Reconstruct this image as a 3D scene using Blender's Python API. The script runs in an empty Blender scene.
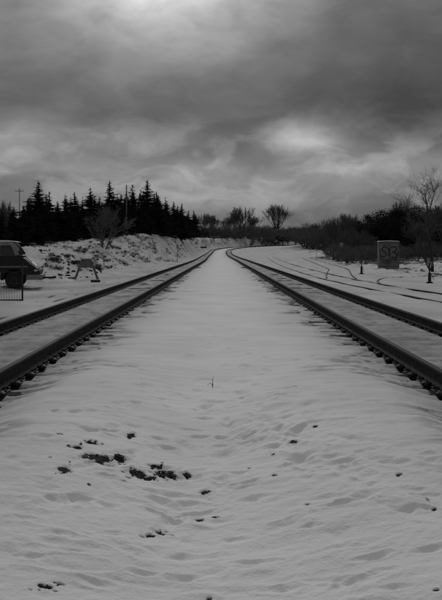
import bpy, bmesh, math, random
import numpy as np
from mathutils import Vector, Matrix

random.seed(7)
rng = np.random.default_rng(7)
R = math.radians
scene = bpy.context.scene
COL = scene.collection

# ------------------------------------------------------------------ camera
F, PX0, HY, CAMZ = 640.0, 221.5, 249.0, 1.27        # focal length and horizon in photo pixels, eye above rail tops
cam = bpy.data.cameras.new('camera')
cam.sensor_fit = 'VERTICAL'; cam.sensor_height = 36.0
cam.lens = F / 600.0 * 36.0
cam.shift_y = -(300.0 - HY) / 600.0
cam.clip_start = 0.05; cam.clip_end = 4000
co = bpy.data.objects.new('camera', cam); COL.objects.link(co)
co.location = (0, 0, CAMZ); co.rotation_euler = (R(90), 0, 0)
scene.camera = co

# ------------------------------------------------------------------ view
scene.view_settings.view_transform = 'Standard'
scene.view_settings.look = 'None'
scene.view_settings.exposure = 0.0
scene.view_settings.gamma = 1.0
scene.view_settings.use_curve_mapping = False
scene.cycles.max_bounces = 6
scene.cycles.diffuse_bounces = 3

# ------------------------------------------------------------------ sky
SUN_AZ, SUN_EL = R(-3.5), R(34)
world = bpy.data.worlds.new('World'); scene.world = world
world.use_nodes = True
nt = world.node_tree
for n in list(nt.nodes): nt.nodes.remove(n)

def N(t, **kw):
    n = nt.nodes.new(t)
    for k, v in kw.items(): setattr(n, k, v)
    return n

def put(sock, v):
    if isinstance(v, bpy.types.NodeSocket): nt.links.new(v, sock)
    else: sock.default_value = v

def M(op, a, b=None, c=None, clamp=False):
    n = N('ShaderNodeMath', operation=op, use_clamp=clamp)
    put(n.inputs[0], a)
    if b is not None: put(n.inputs[1], b)
    if c is not None: put(n.inputs[2], c)
    return n.outputs[0]

def VM(op, a, b=None):
    n = N('ShaderNodeVectorMath', operation=op)
    put(n.inputs[0], a)
    if b is not None: put(n.inputs[1], b)
    return n.outputs['Value'] if op in ('DOT_PRODUCT', 'LENGTH') else n.outputs[0]

def XYZ(x, y, z):
    n = N('ShaderNodeCombineXYZ'); put(n.inputs[0], x); put(n.inputs[1], y); put(n.inputs[2], z)
    return n.outputs[0]

def noise(vec, scale, detail=4, rough=0.5, dist=0.0):
    n = N('ShaderNodeTexNoise'); n.noise_dimensions = '3D'
    put(n.inputs['Vector'], vec)
    n.inputs['Scale'].default_value = scale; n.inputs['Detail'].default_value = detail
    n.inputs['Roughness'].default_value = rough; n.inputs['Distortion'].default_value = dist
    return n.outputs[0]

tc = N('ShaderNodeTexCoord')
D = VM('NORMALIZE', tc.outputs['Generated'])
sp = N('ShaderNodeSeparateXYZ'); nt.links.new(D, sp.inputs[0])
dx, dy, dz = sp.outputs
el = M('MULTIPLY', M('ARCSINE', dz), 57.2958)
az = M('MULTIPLY', M('ARCTAN2', dx, dy), 57.2958)
# cloud layer seen from below: a flat deck, so features crowd together towards the horizon
den = M('ADD', M('MAXIMUM', dz, 0.0), 0.16)
deck = XYZ(M('DIVIDE', dx, den), M('DIVIDE', dy, den), 0.0)
warp1 = noise(XYZ(M('MULTIPLY', az, 0.10), M('MULTIPLY', el, 0.22), 3.0), 1.0, 4, 0.55)
warp2 = noise(XYZ(M('MULTIPLY', az, 0.10), M('MULTIPLY', el, 0.22), 9.0), 1.0, 4, 0.55)
waz = M('ADD', az, M('MULTIPLY', M('SUBTRACT', warp1, 0.5), 5.0))
wel = M('ADD', el, M('MULTIPLY', M('SUBTRACT', warp2, 0.5), 2.2))
# overcast luminance: about three times brighter overhead than at the horizon
up = M('MAXIMUM', dz, 0.0)
base = M('ADD', 0.118, M('MULTIPLY', M('POWER', up, 1.4), 0.27))
# thin and thick parts of the overcast (azimuth, elevation, widths, amount)
BLOBS = [
    (-4.0, 24.5, 7.5, 4.6, 0.62), (-7.0, 20.5, 7.0, 3.2, 0.05),
    (7.6, 9.8, 2.8, 1.4, 0.22), (8.0, 9.4, 6.5, 2.4, 0.05),
    (-18.5, 8.6, 4.2, 1.9, 0.14), (-9.5, 9.6, 4.5, 1.2, 0.065), (-6.5, 8.0, 4.5, 1.2, 0.02),
    (-11.0, 6.9, 6.0, 0.7, 0.075), (-1.5, 6.6, 3.0, 1.4, 0.095), (10.5, 6.6, 4.5, 1.3, 0.095), (4.5, 5.0, 5.0, 1.2, 0.035), (18.0, 7.4, 3.5, 1.1, 0.065),
    (15.0, 16.5, 12.0, 5.5, -0.075), (0.0, 12.4, 20.0, 1.7, -0.040), (17.0, 11.2, 4.5, 2.0, -0.045), (1.0, 9.4, 3.0, 1.6, -0.035),
    (11.0, 8.0, 5.0, 0.7, -0.03), (-18.0, 13.0, 6.0, 2.6, -0.025), (-18.0, 6.2, 4.0, 0.8, -0.02),
    (9.0, 2.0, 8.0, 1.5, -0.030), (-18.0, 3.5, 6.0, 2.0, -0.010), (0.0, 5.4, 30.0, 2.2, 0.075), (-12.0, 22.0, 9.0, 3.0, 0.04),
]
P2 = XYZ(waz, wel, 0.0)
total = base
for (a, e, sa, se, amp) in BLOBS:
    d = VM('MULTIPLY', VM('SUBTRACT', P2, (a, e, 0.0)), (1.0 / sa, 1.0 / se, 0.0))
    g = M('POWER', 2.71828, M('MULTIPLY', VM('DOT_PRODUCT', d, d), -0.7))
    total = M('MULTIPLY_ADD', g, amp, total)
n1 = noise(deck, 1.3, 5, 0.52, 0.5)
n2 = noise(XYZ(M('MULTIPLY', waz, 0.20), M('MULTIPLY', wel, 0.38), 1.0), 1.0, 6, 0.55, 0.3)
puff = noise(XYZ(M('MULTIPLY', waz, 0.17), M('MULTIPLY', wel, 0.34), 5.0), 1.0, 7, 0.56, 0.6)
pm = N('ShaderNodeMapRange'); pm.interpolation_type = 'SMOOTHSTEP'
nt.links.new(puff, pm.inputs[0]); pm.inputs[1].default_value = 0.42; pm.inputs[2].default_value = 0.62; pm.inputs[3].default_value = -0.040; pm.inputs[4].default_value = 0.085
eb = M('MULTIPLY', M('SUBTRACT', el, 6.5), 1.0 / 4.2)
total = M('MULTIPLY_ADD', pm.outputs[0], M('POWER', 2.71828, M('MULTIPLY', M('MULTIPLY', eb, eb), -1.0)), total)
mod = M('ADD', 0.25, M('ADD', M('MULTIPLY', n1, 0.50), M('MULTIPLY', n2, 1.0)))
total = M('MAXIMUM', M('MULTIPLY', total, mod), 0.045)
sky = N('ShaderNodeTexSky'); sky.sky_type = 'NISHITA'; sky.sun_disc = False
sky.sun_elevation = SUN_EL; sky.sun_rotation = SUN_AZ
bw = N('ShaderNodeRGBToBW'); nt.links.new(sky.outputs[0], bw.inputs[0])
total = M('MULTIPLY_ADD', bw.outputs[0], 0.002, total)     # a trace of clear sky through the cloud
bg = N('ShaderNodeBackground'); bg.inputs['Strength'].default_value = 1.0
nt.links.new(XYZ(total, total, total), bg.inputs['Color'])
wo = N('ShaderNodeOutputWorld'); nt.links.new(bg.outputs[0], wo.inputs['Surface'])

# ------------------------------------------------------------------ sun behind the cloud
sl = bpy.data.lights.new('sun', 'SUN'); sl.energy = 0.80; sl.angle = R(14); sl.color = (1, 1, 1)
so = bpy.data.objects.new('sun', sl); COL.objects.link(so)
sdir = Vector((math.sin(SUN_AZ) * math.cos(SUN_EL), math.cos(SUN_AZ) * math.cos(SUN_EL), math.sin(SUN_EL)))
so.rotation_euler = (-sdir).to_track_quat('-Z', 'Y').to_euler()
so.location = (0, 0, 40)

# ------------------------------------------------------------------ materials (the picture is black and white)
def mat(name, val, rough=0.8, var=0.0, vscale=8.0, bump=0.0, bscale=40.0, stretch=(1, 1, 1), spec=0.25, coord='Object'):
    m = bpy.data.materials.new(name); m.use_nodes = True
    t = m.node_tree; b = t.nodes['Principled BSDF']
    b.inputs['Roughness'].default_value = rough
    b.inputs['Specular IOR Level'].default_value = spec
    b.inputs['Base Color'].default_value = (val, val, val, 1)
    if var or bump:
        c = t.nodes.new('ShaderNodeTexCoord'); mp = t.nodes.new('ShaderNodeMapping')
        mp.inputs['Scale'].default_value = stretch
        t.links.new(c.outputs[coord], mp.inputs[0])
    if var:
        n = t.nodes.new('ShaderNodeTexNoise'); n.inputs['Scale'].default_value = vscale
        n.inputs['Detail'].default_value = 6; n.inputs['Roughness'].default_value = 0.65
        t.links.new(mp.outputs[0], n.inputs['Vector'])
        r = t.nodes.new('ShaderNodeValToRGB')
        lo, hi = val * (1 - var), val * (1 + var)
        r.color_ramp.elements[0].position = 0.3; r.color_ramp.elements[1].position = 0.7
        r.color_ramp.elements[0].color = (lo, lo, lo, 1); r.color_ramp.elements[1].color = (hi, hi, hi, 1)
        t.links.new(n.outputs[0], r.inputs[0]); t.links.new(r.outputs[0], b.inputs['Base Color'])
    if bump:
        n = t.nodes.new('ShaderNodeTexNoise'); n.inputs['Scale'].default_value = bscale
        n.inputs['Detail'].default_value = 5
        t.links.new(mp.outputs[0], n.inputs['Vector'])
        bp = t.nodes.new('ShaderNodeBump'); bp.inputs['Strength'].default_value = bump; bp.inputs['Distance'].default_value = 0.02
        t.links.new(n.outputs[0], bp.inputs['Height']); t.links.new(bp.outputs[0], b.inputs['Normal'])
    return m

RUST = mat('rusted_steel', 0.015, 0.75, 0.45, 14, 0.25, 60, spec=0.3)
RUSTWEB = mat('scaly_rust', 0.038, 0.9, 0.6, 9, 0.5, 45, spec=0.1)
STEEL = mat('dark_steel', 0.02, 0.6, 0.3, 20)
SLEEPER = mat('weathered_timber', 0.03, 0.9, 0.5, 18, 0.5, 40, (1, 6, 6), spec=0.1)
STONE = mat('ballast_stone', 0.030, 0.9, 0.5, 30, 0.4, 60, spec=0.1)
SNOWCAP = mat('snow_cap', 0.74, 0.9, 0.05, 6, 0.3, 30, spec=0.1)
BARK = mat('bark', 0.040, 0.95, 0.4, 6, spec=0.05)
BARK_PALE = mat('pale_bark', 0.11, 0.95, 0.3, 6, spec=0.05)
TWIG = mat('twigs', 0.10, 0.95, 0.2, 3, spec=0.05)
NEEDLE = mat('needles', 0.022, 0.95, 0.5, 1.2, spec=0.03)
LEAFDARK = mat('evergreen_leaves', 0.022, 1.0, 0.4, 1.5, spec=0.0)
BRUSH = mat('dry_brush', 0.035, 0.95, 0.4, 2, spec=0.03)
WHITEP = mat('chalky_white_paint', 0.20, 0.55, 0.35, 3, spec=0.3)
DARKP = mat('dark_paint', 0.012, 0.5, 0.25, 3, spec=0.3)
GREYP = mat('grey_paint', 0.17, 0.6, 0.2, 5, spec=0.3)
RUBBER = mat('rubber', 0.015, 0.85, 0.2, 20)
GALV = mat('galvanised_steel', 0.16, 0.5, 0.25, 10, spec=0.4)
CABINETM = mat('cabinet_paint', 0.115, 0.7, 0.5, 2.2, 0.08, 20, spec=0.3)
GRAF = mat('graffiti_paint', 0.012, 0.6, 0.3, 8)
POLEM = mat('pole_timber', 0.11, 0.9, 0.3, 5, 0.3, 30, (6, 6, 1), spec=0.05)
SIGNM = mat('sign_face', 0.45, 0.5, 0.15, 6)
gl = bpy.data.materials.new('window_glass'); gl.use_nodes = True
gb = gl.node_tree.nodes['Principled BSDF']
gb.inputs['Base Color'].default_value = (0.012, 0.012, 0.012, 1); gb.inputs['Roughness'].default_value = 0.08
GLASS = gl

# snow sheet: fresh snow, dirty and shade-toned snow, and ground where the snow has gone (masks are stored on the mesh)
def snow_material():
    m = bpy.data.materials.new('snow'); m.use_nodes = True
    t = m.node_tree; b = t.nodes['Principled BSDF']; L = t.links.new
    def nd(k): return t.nodes.new(k)
    c = nd('ShaderNodeTexCoord')
    a1 = nd('ShaderNodeAttribute'); a1.attribute_name = 'bare'
    a2 = nd('ShaderNodeAttribute'); a2.attribute_name = 'dirt_shade'
    n1 = nd('ShaderNodeTexNoise'); n1.inputs['Scale'].default_value = 1.1; n1.inputs['Detail'].default_value = 8; L(c.outputs['Object'], n1.inputs[0])
    n2 = nd('ShaderNodeTexNoise'); n2.inputs['Scale'].default_value = 26; n2.inputs['Detail'].default_value = 6; mp = nd('ShaderNodeMapping'); mp.inputs['Scale'].default_value = (0.4, 1, 1); L(c.outputs['Object'], mp.inputs[0]); L(mp.outputs[0], n2.inputs[0])
    n3 = nd('ShaderNodeTexNoise'); n3.inputs['Scale'].default_value = 60; n3.inputs['Detail'].default_value = 4; L(c.outputs['Object'], n3.inputs[0])
    fr = nd('ShaderNodeMapRange'); fr.inputs[1].default_value = 0.3; fr.inputs[2].default_value = 0.7; fr.inputs[3].default_value = 0.70; fr.inputs[4].default_value = 0.80
    L(n1.outputs[0], fr.inputs[0])
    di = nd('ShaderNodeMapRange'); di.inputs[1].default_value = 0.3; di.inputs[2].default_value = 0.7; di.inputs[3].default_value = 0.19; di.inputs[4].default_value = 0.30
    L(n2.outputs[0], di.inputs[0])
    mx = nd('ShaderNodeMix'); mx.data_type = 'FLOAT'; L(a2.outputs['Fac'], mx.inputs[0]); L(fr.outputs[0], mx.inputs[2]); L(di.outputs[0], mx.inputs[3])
    ba = nd('ShaderNodeMapRange'); ba.inputs[1].default_value = 0.3; ba.inputs[2].default_value = 0.75; ba.inputs[3].default_value = 0.015; ba.inputs[4].default_value = 0.11
    L(n3.outputs[0], ba.inputs[0])
    # ragged edge of the bare ground
    e1 = nd('ShaderNodeMath'); e1.operation = 'MULTIPLY_ADD'; e1.inputs[1].default_value = 1.1; e1.inputs[2].default_value = -0.55; L(n2.outputs[0], e1.inputs[0])
    e2 = nd('ShaderNodeMath'); e2.operation = 'ADD'; L(a1.outputs['Fac'], e2.inputs[0]); L(e1.outputs[0], e2.inputs[1])
    e3 = nd('ShaderNodeMapRange'); e3.inputs[1].default_value = 0.36; e3.inputs[2].default_value = 0.64; L(e2.outputs[0], e3.inputs[0])
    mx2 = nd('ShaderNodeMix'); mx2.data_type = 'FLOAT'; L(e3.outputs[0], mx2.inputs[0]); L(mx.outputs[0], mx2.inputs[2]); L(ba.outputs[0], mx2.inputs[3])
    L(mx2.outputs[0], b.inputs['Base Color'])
    b.inputs['Roughness'].default_value = 0.9; b.inputs['Specular IOR Level'].default_value = 0.08
    bp = nd('ShaderNodeBump'); bp.inputs['Strength'].default_value = 0.5; bp.inputs['Distance'].default_value = 0.012
    ad = nd('ShaderNodeMath'); ad.operation = 'ADD'; L(n2.outputs[0], ad.inputs[0]); L(n3.outputs[0], ad.inputs[1])
    L(ad.outputs[0], bp.inputs['Height']); L(bp.outputs[0], b.inputs['Normal'])
    return m
SNOW = snow_material()

# ------------------------------------------------------------------ object helpers
def tag(o, label=None, cat=None, group=None, kind=None):
    if label: o['label'] = label
    if cat: o['category'] = cat
    if group: o['group'] = group
    if kind: o['kind'] = kind
    return o

def link(name, me, parent=None, loc=(0, 0, 0), rot=(0, 0, 0), scale=(1, 1, 1)):
    o = bpy.data.objects.new(name, me); COL.objects.link(o)
    o.location = loc; o.rotation_euler = rot; o.scale = scale
    o.parent = parent
    return o

def empty(name, loc=(0, 0, 0), rz=0.0):
    o = bpy.data.objects.new(name, None); COL.objects.link(o)
    o.location = loc; o.rotation_euler = (0, 0, rz); o.empty_display_size = 0.2
    return o

class MB:
    """Collects boxes, tubes, prisms and loose faces; build() makes one mesh."""
    def __init__(s): s.v = []; s.f = []
    def add(s, vs, fs):
        k = len(s.v); s.v += [tuple(p) for p in vs]; s.f += [tuple(i + k for i in f) for f in fs]
    def box(s, c, d, rot=None, taper=1.0):
        x, y, z = d[0] / 2, d[1] / 2, d[2] / 2
        vs = [Vector((sx * x * (taper if sz > 0 else 1), sy * y * (taper if sz > 0 else 1), sz * z)) for sz in (-1, 1) for sy in (-1, 1) for sx in (-1, 1)]
        if rot is not None: vs = [rot @ p for p in vs]
        vs = [p + Vector(c) for p in vs]
        s.add(vs, [(0, 2, 3, 1), (4, 5, 7, 6), (0, 1, 5, 4), (2, 6, 7, 3), (0, 4, 6, 2), (1, 3, 7, 5)])
    def tube(s, a, b, ra, rb, n=6, caps=True):
        a, b = Vector(a), Vector(b); d = (b - a)
        if d.length < 1e-6: return
        d.normalize(); u = d.orthogonal().normalized(); w = d.cross(u)
        vs = []
        for p, r in ((a, ra), (b, rb)):
            for i in range(n):
                t = 2 * math.pi * i / n
                vs.append(p + (u * math.cos(t) + w * math.sin(t)) * r)
        fs = [(i, (i + 1) % n, n + (i + 1) % n, n + i) for i in range(n)]
        if caps: fs += [tuple(range(n - 1, -1, -1)), tuple(range(n, 2 * n))]
        s.add(vs, fs)
    def prism(s, pts, y0, y1):            # polygon in xz, extruded along y
        n = len(pts)
        vs = [(p[0], y0, p[1]) for p in pts] + [(p[0], y1, p[1]) for p in pts]
        fs = [tuple(range(n)), tuple(range(2 * n - 1, n - 1, -1))] + [(i, i + n, (i + 1) % n + n, (i + 1) % n) for i in range(n)]
        s.add(vs, fs)
    def mesh(s, name, m, smooth=False, bevel=0.0):
        me = bpy.data.meshes.new(name); me.from_pydata(s.v, [], s.f)
        me.materials.append(m)
        bm = bmesh.new(); bm.from_mesh(me)
        bmesh.ops.recalc_face_normals(bm, faces=bm.faces)
        if bevel:
            bmesh.ops.bevel(bm, geom=[e for e in bm.edges if len(e.link_faces) == 2 and e.calc_face_angle(0) > 0.5], offset=bevel, segments=2, affect='EDGES', profile=0.6, clamp_overlap=True)
        bm.to_mesh(me); bm.free()
        if smooth:
            for p in me.polygons: p.use_smooth = True
        me.update()
        return me
    def build(s, name, m, parent=None, smooth=False, bevel=0.0, **kw):
        return link(name, s.mesh(name, m, smooth, bevel), parent, **kw)

# ------------------------------------------------------------------ noise
def _hash(ix, iy, seed):
    h = (ix.astype(np.int64) * 374761393 + iy.astype(np.int64) * 668265263 + seed * 974634127) & 0xFFFFFFFF
    h = ((h ^ (h >> 13)) * 1274126177) & 0xFFFFFFFF
    h = (h ^ (h >> 16)) & 0xFFFFFFFF
    return h.astype(np.float64) / 4294967295.0

def gnoise(x, y, seed=0):
    x0, y0 = np.floor(x), np.floor(y); fx, fy = x - x0, y - y0
    u = fx * fx * fx * (fx * (fx * 6 - 15) + 10); v = fy * fy * fy * (fy * (fy * 6 - 15) + 10)
    def g(ix, iy, ax, ay):
        a = _hash(ix, iy, seed) * 2 * np.pi
        return np.cos(a) * ax + np.sin(a) * ay
    a = g(x0, y0, fx, fy); b = g(x0 + 1, y0, fx - 1, fy); c = g(x0, y0 + 1, fx, fy - 1); d = g(x0 + 1, y0 + 1, fx - 1, fy - 1)
    return (a + (b - a) * u + (c - a) * v + (a - b - c + d) * u * v) * 1.4

def fbm(x, y, seed=0, o=4, gain=0.5):
    r = 0; a = 1.0; f = 1.0
    for i in range(o):
        r = r + a * gnoise(x * f, y * f, seed + i * 17); a *= gain; f *= 2.03
    return r

def sstep(a, b, x):
    t = np.clip((x - a) / (b - a), 0, 1); return t * t * (3 - 2 * t)

# ------------------------------------------------------------------ the line: axis between the two tracks, in plan and profile
S = np.arange(-60, 520.01, 1.0)
HEAD = np.interp(S, [-60, 80, 100, 130, 165, 212, 226, 246, 450, 520], [0, 0, -0.010, -0.010, 0.0, 0.004, 0.02, 0.11, 1.20, 1.20])
AX = np.concatenate([[0], np.cumsum(np.sin((HEAD[1:] + HEAD[:-1]) / 2))]); AY = -60 + np.concatenate([[0], np.cumsum(np.cos((HEAD[1:] + HEAD[:-1]) / 2))])
ZT = np.interp(S, [-60, 0, 8, 40, 75, 110, 165, 200, 222, 250, 280, 320, 400, 520], [0, 0, 0, -0.10, -0.22, -0.28, -0.20, 0.12, 0.55, 1.30, 2.05, 3.0, 4.4, 5.6])
kk = np.hanning(17); kk /= kk.sum()
ZT = np.concatenate([ZT[:8], np.convolve(ZT, kk, 'valid'), ZT[-8:]])
GAUGE, XIN = 1.505, 2.31
TRK = XIN + GAUGE / 2                                   # each track's centre line from the axis
TIE = 0.50

def axis(s, lat=0.0):
    x = np.interp(s, S, AX); y = np.interp(s, S, AY); h = np.interp(s, S, HEAD)
    return x + lat * np.cos(h), y - lat * np.sin(h), np.interp(s, S, ZT), h

def station(x, y):
    x = np.asarray(x, float); y = np.asarray(y, float)
    s = y.copy(); lat = x - np.interp(y, AY[:270], AX[:270])
    far = np.nonzero(y > 205)[0]
    ss = S[262::2]; ax = AX[262::2]; ay = AY[262::2]; hh = HEAD[262::2]
    for k in range(0, len(far), 20000):
        i = far[k:k + 20000]
        d2 = (x[i, None] - ax) ** 2 + (y[i, None] - ay) ** 2
        j = d2.argmin(1)
        ex, ey = x[i] - ax[j], y[i] - ay[j]
        s[i] = ss[j] + ex * np.sin(hh[j]) + ey * np.cos(hh[j])
        lat[i] = ex * np.cos(hh[j]) - ey * np.sin(hh[j])
    return s, lat

def base_ground(x, y):
    s, lat = station(x, y)
    zt = np.interp(s, S, ZT)
    z = zt - 0.185
    tr_ = sstep(1.5, 2.6, y) * (1 - sstep(5.5, 9.5, y))
    z = z - 0.05 * np.exp(-(lat / 0.9) ** 2) * (np.abs(lat) < 3)      # shallow hollow in the middle
    z = z + 0.13 * tr_ * (1 - np.exp(-((lat + 0.10) / 0.75) ** 2)) * (1 - sstep(1.5, 2.1, np.abs(lat)))   # trodden trough near the camera
    L = -lat
    HB = np.interp(y, [-50, 22, 26, 32, 42, 60, 100, 160, 230, 350, 900], [0.1, 0.2, 0.4, 0.7, 1.15, 2.0, 4.1, 5.0, 5.0, 3.0, 4.0])
    wl = sstep(70, 130, y); z = z + HB * sstep(7.2 - 2.0 * wl, 14.5 - 4.0 * wl, L) + 0.05 * HB * sstep(14, 60, L)
    HR = np.interp(y, [-50, 40, 55, 75, 120, 250, 350, 900], [0.1, 0.15, 0.35, 0.6, 0.8, 1.2, 1.6, 4.0])
    z = z + HR * sstep(12, 30, lat)
    return z, s, lat, zt

def ray_ground(px, py):
    """Where the sight line of a photo pixel meets the ground."""
    d = np.geomspace(2.2, 600, 3000)
    x = (px - PX0) / F * d; z = CAMZ + (HY - py) / F * d
    g = base_ground(x, d)[0]
    k = np.nonzero(z <= g)[0]
    i = k[0] if len(k) else len(d) - 1
    return float(x[i]), float(d[i])

def at(px, d): return (px - PX0) / F * d
def zat(py, d): return CAMZ + (HY - py) / F * d

# siding tracks half buried in the snow: centre lines in plan
SIDINGS = [
    [(9.2, 2.0), (8.3, 8.0), (7.35, 15.0), (6.75, 20.0), (6.25, 26.0), (6.0, 33.0), (6.05, 42.0), (6.4, 56.0), (7.2, 75.0), (8.8, 105.0), (10.5, 140.0)],
    [(6.3, 33.5), (7.0, 38.0), (8.1, 44.0), (9.3, 50.5), (11.3, 70.0), (13.4, 92.0), (16.0, 120.0)],
]
SPUR = [(6.9, 27.5), (7.4, 30.5), (8.3, 33.3), (9.6, 35.2), (11.2, 36.3), (13.2, 37.0)]

def smooth_line(pts, step=0.5):
    p = np.array(pts); t = np.concatenate([[0], np.cumsum(np.hypot(*np.diff(p, axis=0).T))])
    q = np.arange(0, t[-1], step)
    xs, ys = np.interp(q, t, p[:, 0]), np.interp(q, t, p[:, 1])
    k = np.hanning(11); k /= k.sum()
    if len(q) > 22:
        for a in (xs, ys):
            e = np.concatenate([2 * a[0] - a[5:0:-1], a, 2 * a[-1] - a[-2:-7:-1]])
            a[:] = np.convolve(e, k, 'valid')
    return xs, ys

def offset_line(xs, ys, off):
    tx, ty = np.gradient(xs), np.gradient(ys); l = np.hypot(tx, ty)
    return xs + off * ty / l, ys - off * tx / l

SIDE_RAILS = []
for c in SIDINGS:
    xs, ys = smooth_line(c)
    SIDE_RAILS.append([offset_line(xs, ys, -GAUGE / 2), offset_line(xs, ys, GAUGE / 2)])
SPUR_LINE = smooth_line(SPUR)

# bare patches in the foreground (photo pixels: centre, half width, half height)
PATCHES = [(100, 460, 15, 4.5), (120, 458, 7, 3), (92, 444, 6, 2), (78, 449, 4, 1.6), (64, 471, 6, 3), (138, 473, 9, 4), (166, 475, 12, 4.5),
           (150, 477, 8, 2), (131, 436, 3.5, 3), (60, 437, 3, 1.6), (155, 466, 6, 1.8), (187, 475, 3, 1.5),
           (161, 530, 8, 1.4), (150, 532, 3, 1.5), (46, 586, 7, 2.4), (58, 583, 5, 1.4), (206, 493, 5, 2.6), (199, 519, 4, 1.4), (216, 518, 3, 1.2),
           (294, 442, 4.5, 1.5), (316, 427, 2, .9), (399, 473, 3, 1.3), (308, 505, 2.2, 1.1), (428, 499, 2.2, 1.6), (434, 508, 2, 1.1), (437, 595, 3.5, 1.4), (210, 599, 3, 1.3),
           (273, 457, 2, 1), (275, 478, 2, .9), (77, 367, 3, 1), (404, 381, 3.5, 1.2), (90, 485, 2, 1), (250, 470, 2, .8)]
for (px, py, hw, hh) in list(PATCHES):
    if hw > 5 and px < 200:
        for k in range(6): PATCHES.append((px + random.gauss(0, hw * 1.2), py + random.gauss(0, hh * 1.5), random.uniform(.7, hw * .28), random.uniform(.5, 1.0)))
PG = []
for (px, py, hw, hh) in PATCHES:
    x, d = ray_ground(px, py)
    hgt = CAMZ + 0.2
    PG.append((x, d, 1.0 * hw / F * d, .86 * hh / F * d * d / hgt))
# footprints and drifted-over hollows in the median
FP = []
def trail(x0, y0, x1, y1, step=0.62, spread=0.14):
    n = int(math.hypot(x1 - x0, y1 - y0) / step)
    a = math.atan2(x1 - x0, y1 - y0)
    for i in range(n):
        t = (i + random.uniform(-.2, .2)) / n; sgn = 1 if i % 2 else -1
        FP.append((x0 + (x1 - x0) * t + sgn * spread * math.cos(a) + random.gauss(0, .05), y0 + (y1 - y0) * t - sgn * spread * math.sin(a) + random.gauss(0, .06),
                   a + random.gauss(0, .25), random.uniform(.13, .18), random.uniform(.05, .075), random.uniform(.010, .028)))
trail(-0.15, 2.2, 0.0, 12.0); trail(0.9, 2.0, 0.25, 7.2, 0.55); trail(-1.5, 3.2, 0.6, 5.2, 0.5); trail(0.35, 5.0, 1.6, 3.0, 0.5)
trail(-0.3, 9.0, 0.4, 26.0, 0.7); trail(1.35, 2.2, 1.15, 4.6, 0.5); trail(-1.2, 2.3, -0.6, 5.5, 0.55); trail(0.1, 4.5, 0.5, 9.5, 0.45, .1); trail(0.9, 4.0, 0.2, 6.5, 0.4, .2)
for i in range(170):
    y = 2.2 + 9 * random.random() ** 1.6
    FP.append((random.uniform(-.33, .33) * y * random.uniform(.6, 1), y, random.gauss(1.57, .35), random.uniform(.05, .17), random.uniform(.018, .05), random.uniform(.006, .024)))

FP = [(a, b, c, d, e, f * (0.6 if b < 3.3 else 1.05)) for (a, b, c, d, e, f) in FP]
# hollows that can be told apart: photo pixel, half width in pixels, depth in metres
for (px, py, hw, dp) in [(198, 390, 7, .02), (222, 393, 8, .012), (211, 402, 9, .018), (192, 409, 8, .015), (230, 408, 9, .015), (247, 403, 9, .016), (206, 418, 10, .024), (198, 436, 13, .032), (246, 437, 13, .034), (262, 441, 8, .03), (220, 446, 10, .03),
                         (338, 503, 18, .04), (283, 591, 17, .045), (375, 556, 17, .035), (432, 549, 17, .035), (412, 507, 15, .028), (310, 527, 14, .024), (262, 427, 13, .024), (284, 421, 11, .018), (296, 431, 12, .024), (318, 424, 12, .022), (270, 449, 12, .03), (310, 456, 12, .024),
                         (14, 459, 11, .026), (28, 467, 9, .026), (84, 498, 13, .028), (55, 532, 14, .028), (72, 536, 13, .03), (116, 533, 15, .032), (98, 584, 15, .035), (20, 516, 13, .022), (168, 447, 10, .032), (128, 424, 15, .018), (90, 431, 12, .02), (45, 440, 12, .02), (150, 548, 17, .03),
                         (185, 505, 13, .02), (236, 540, 14, .025), (255, 500, 14, .022), (330, 470, 12, .02), (372, 448, 11, .018), (180, 578, 18, .03), (346, 580, 16, .03), (395, 590, 14, .03), (30, 555, 13, .025), (240, 475, 11, .02), (285, 470, 10, .018)]:
    x, d = ray_ground(px, py)
    FP.append((x, d, 1.57 + random.gauss(0, .18) + (-.35 if 235 < px < 340 and py < 460 else 0), hw / F * d, random.uniform(.024, .045) * (d / 4) ** .5, dp * random.uniform(.7, 1.05) * (.5 if d < 3.4 else .75 if d < 4.2 else 1)))


def tie_phase(s): return np.abs(((s / TIE) + 0.5) % 1.0 - 0.5) * TIE       # distance to the nearest sleeper's middle

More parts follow.
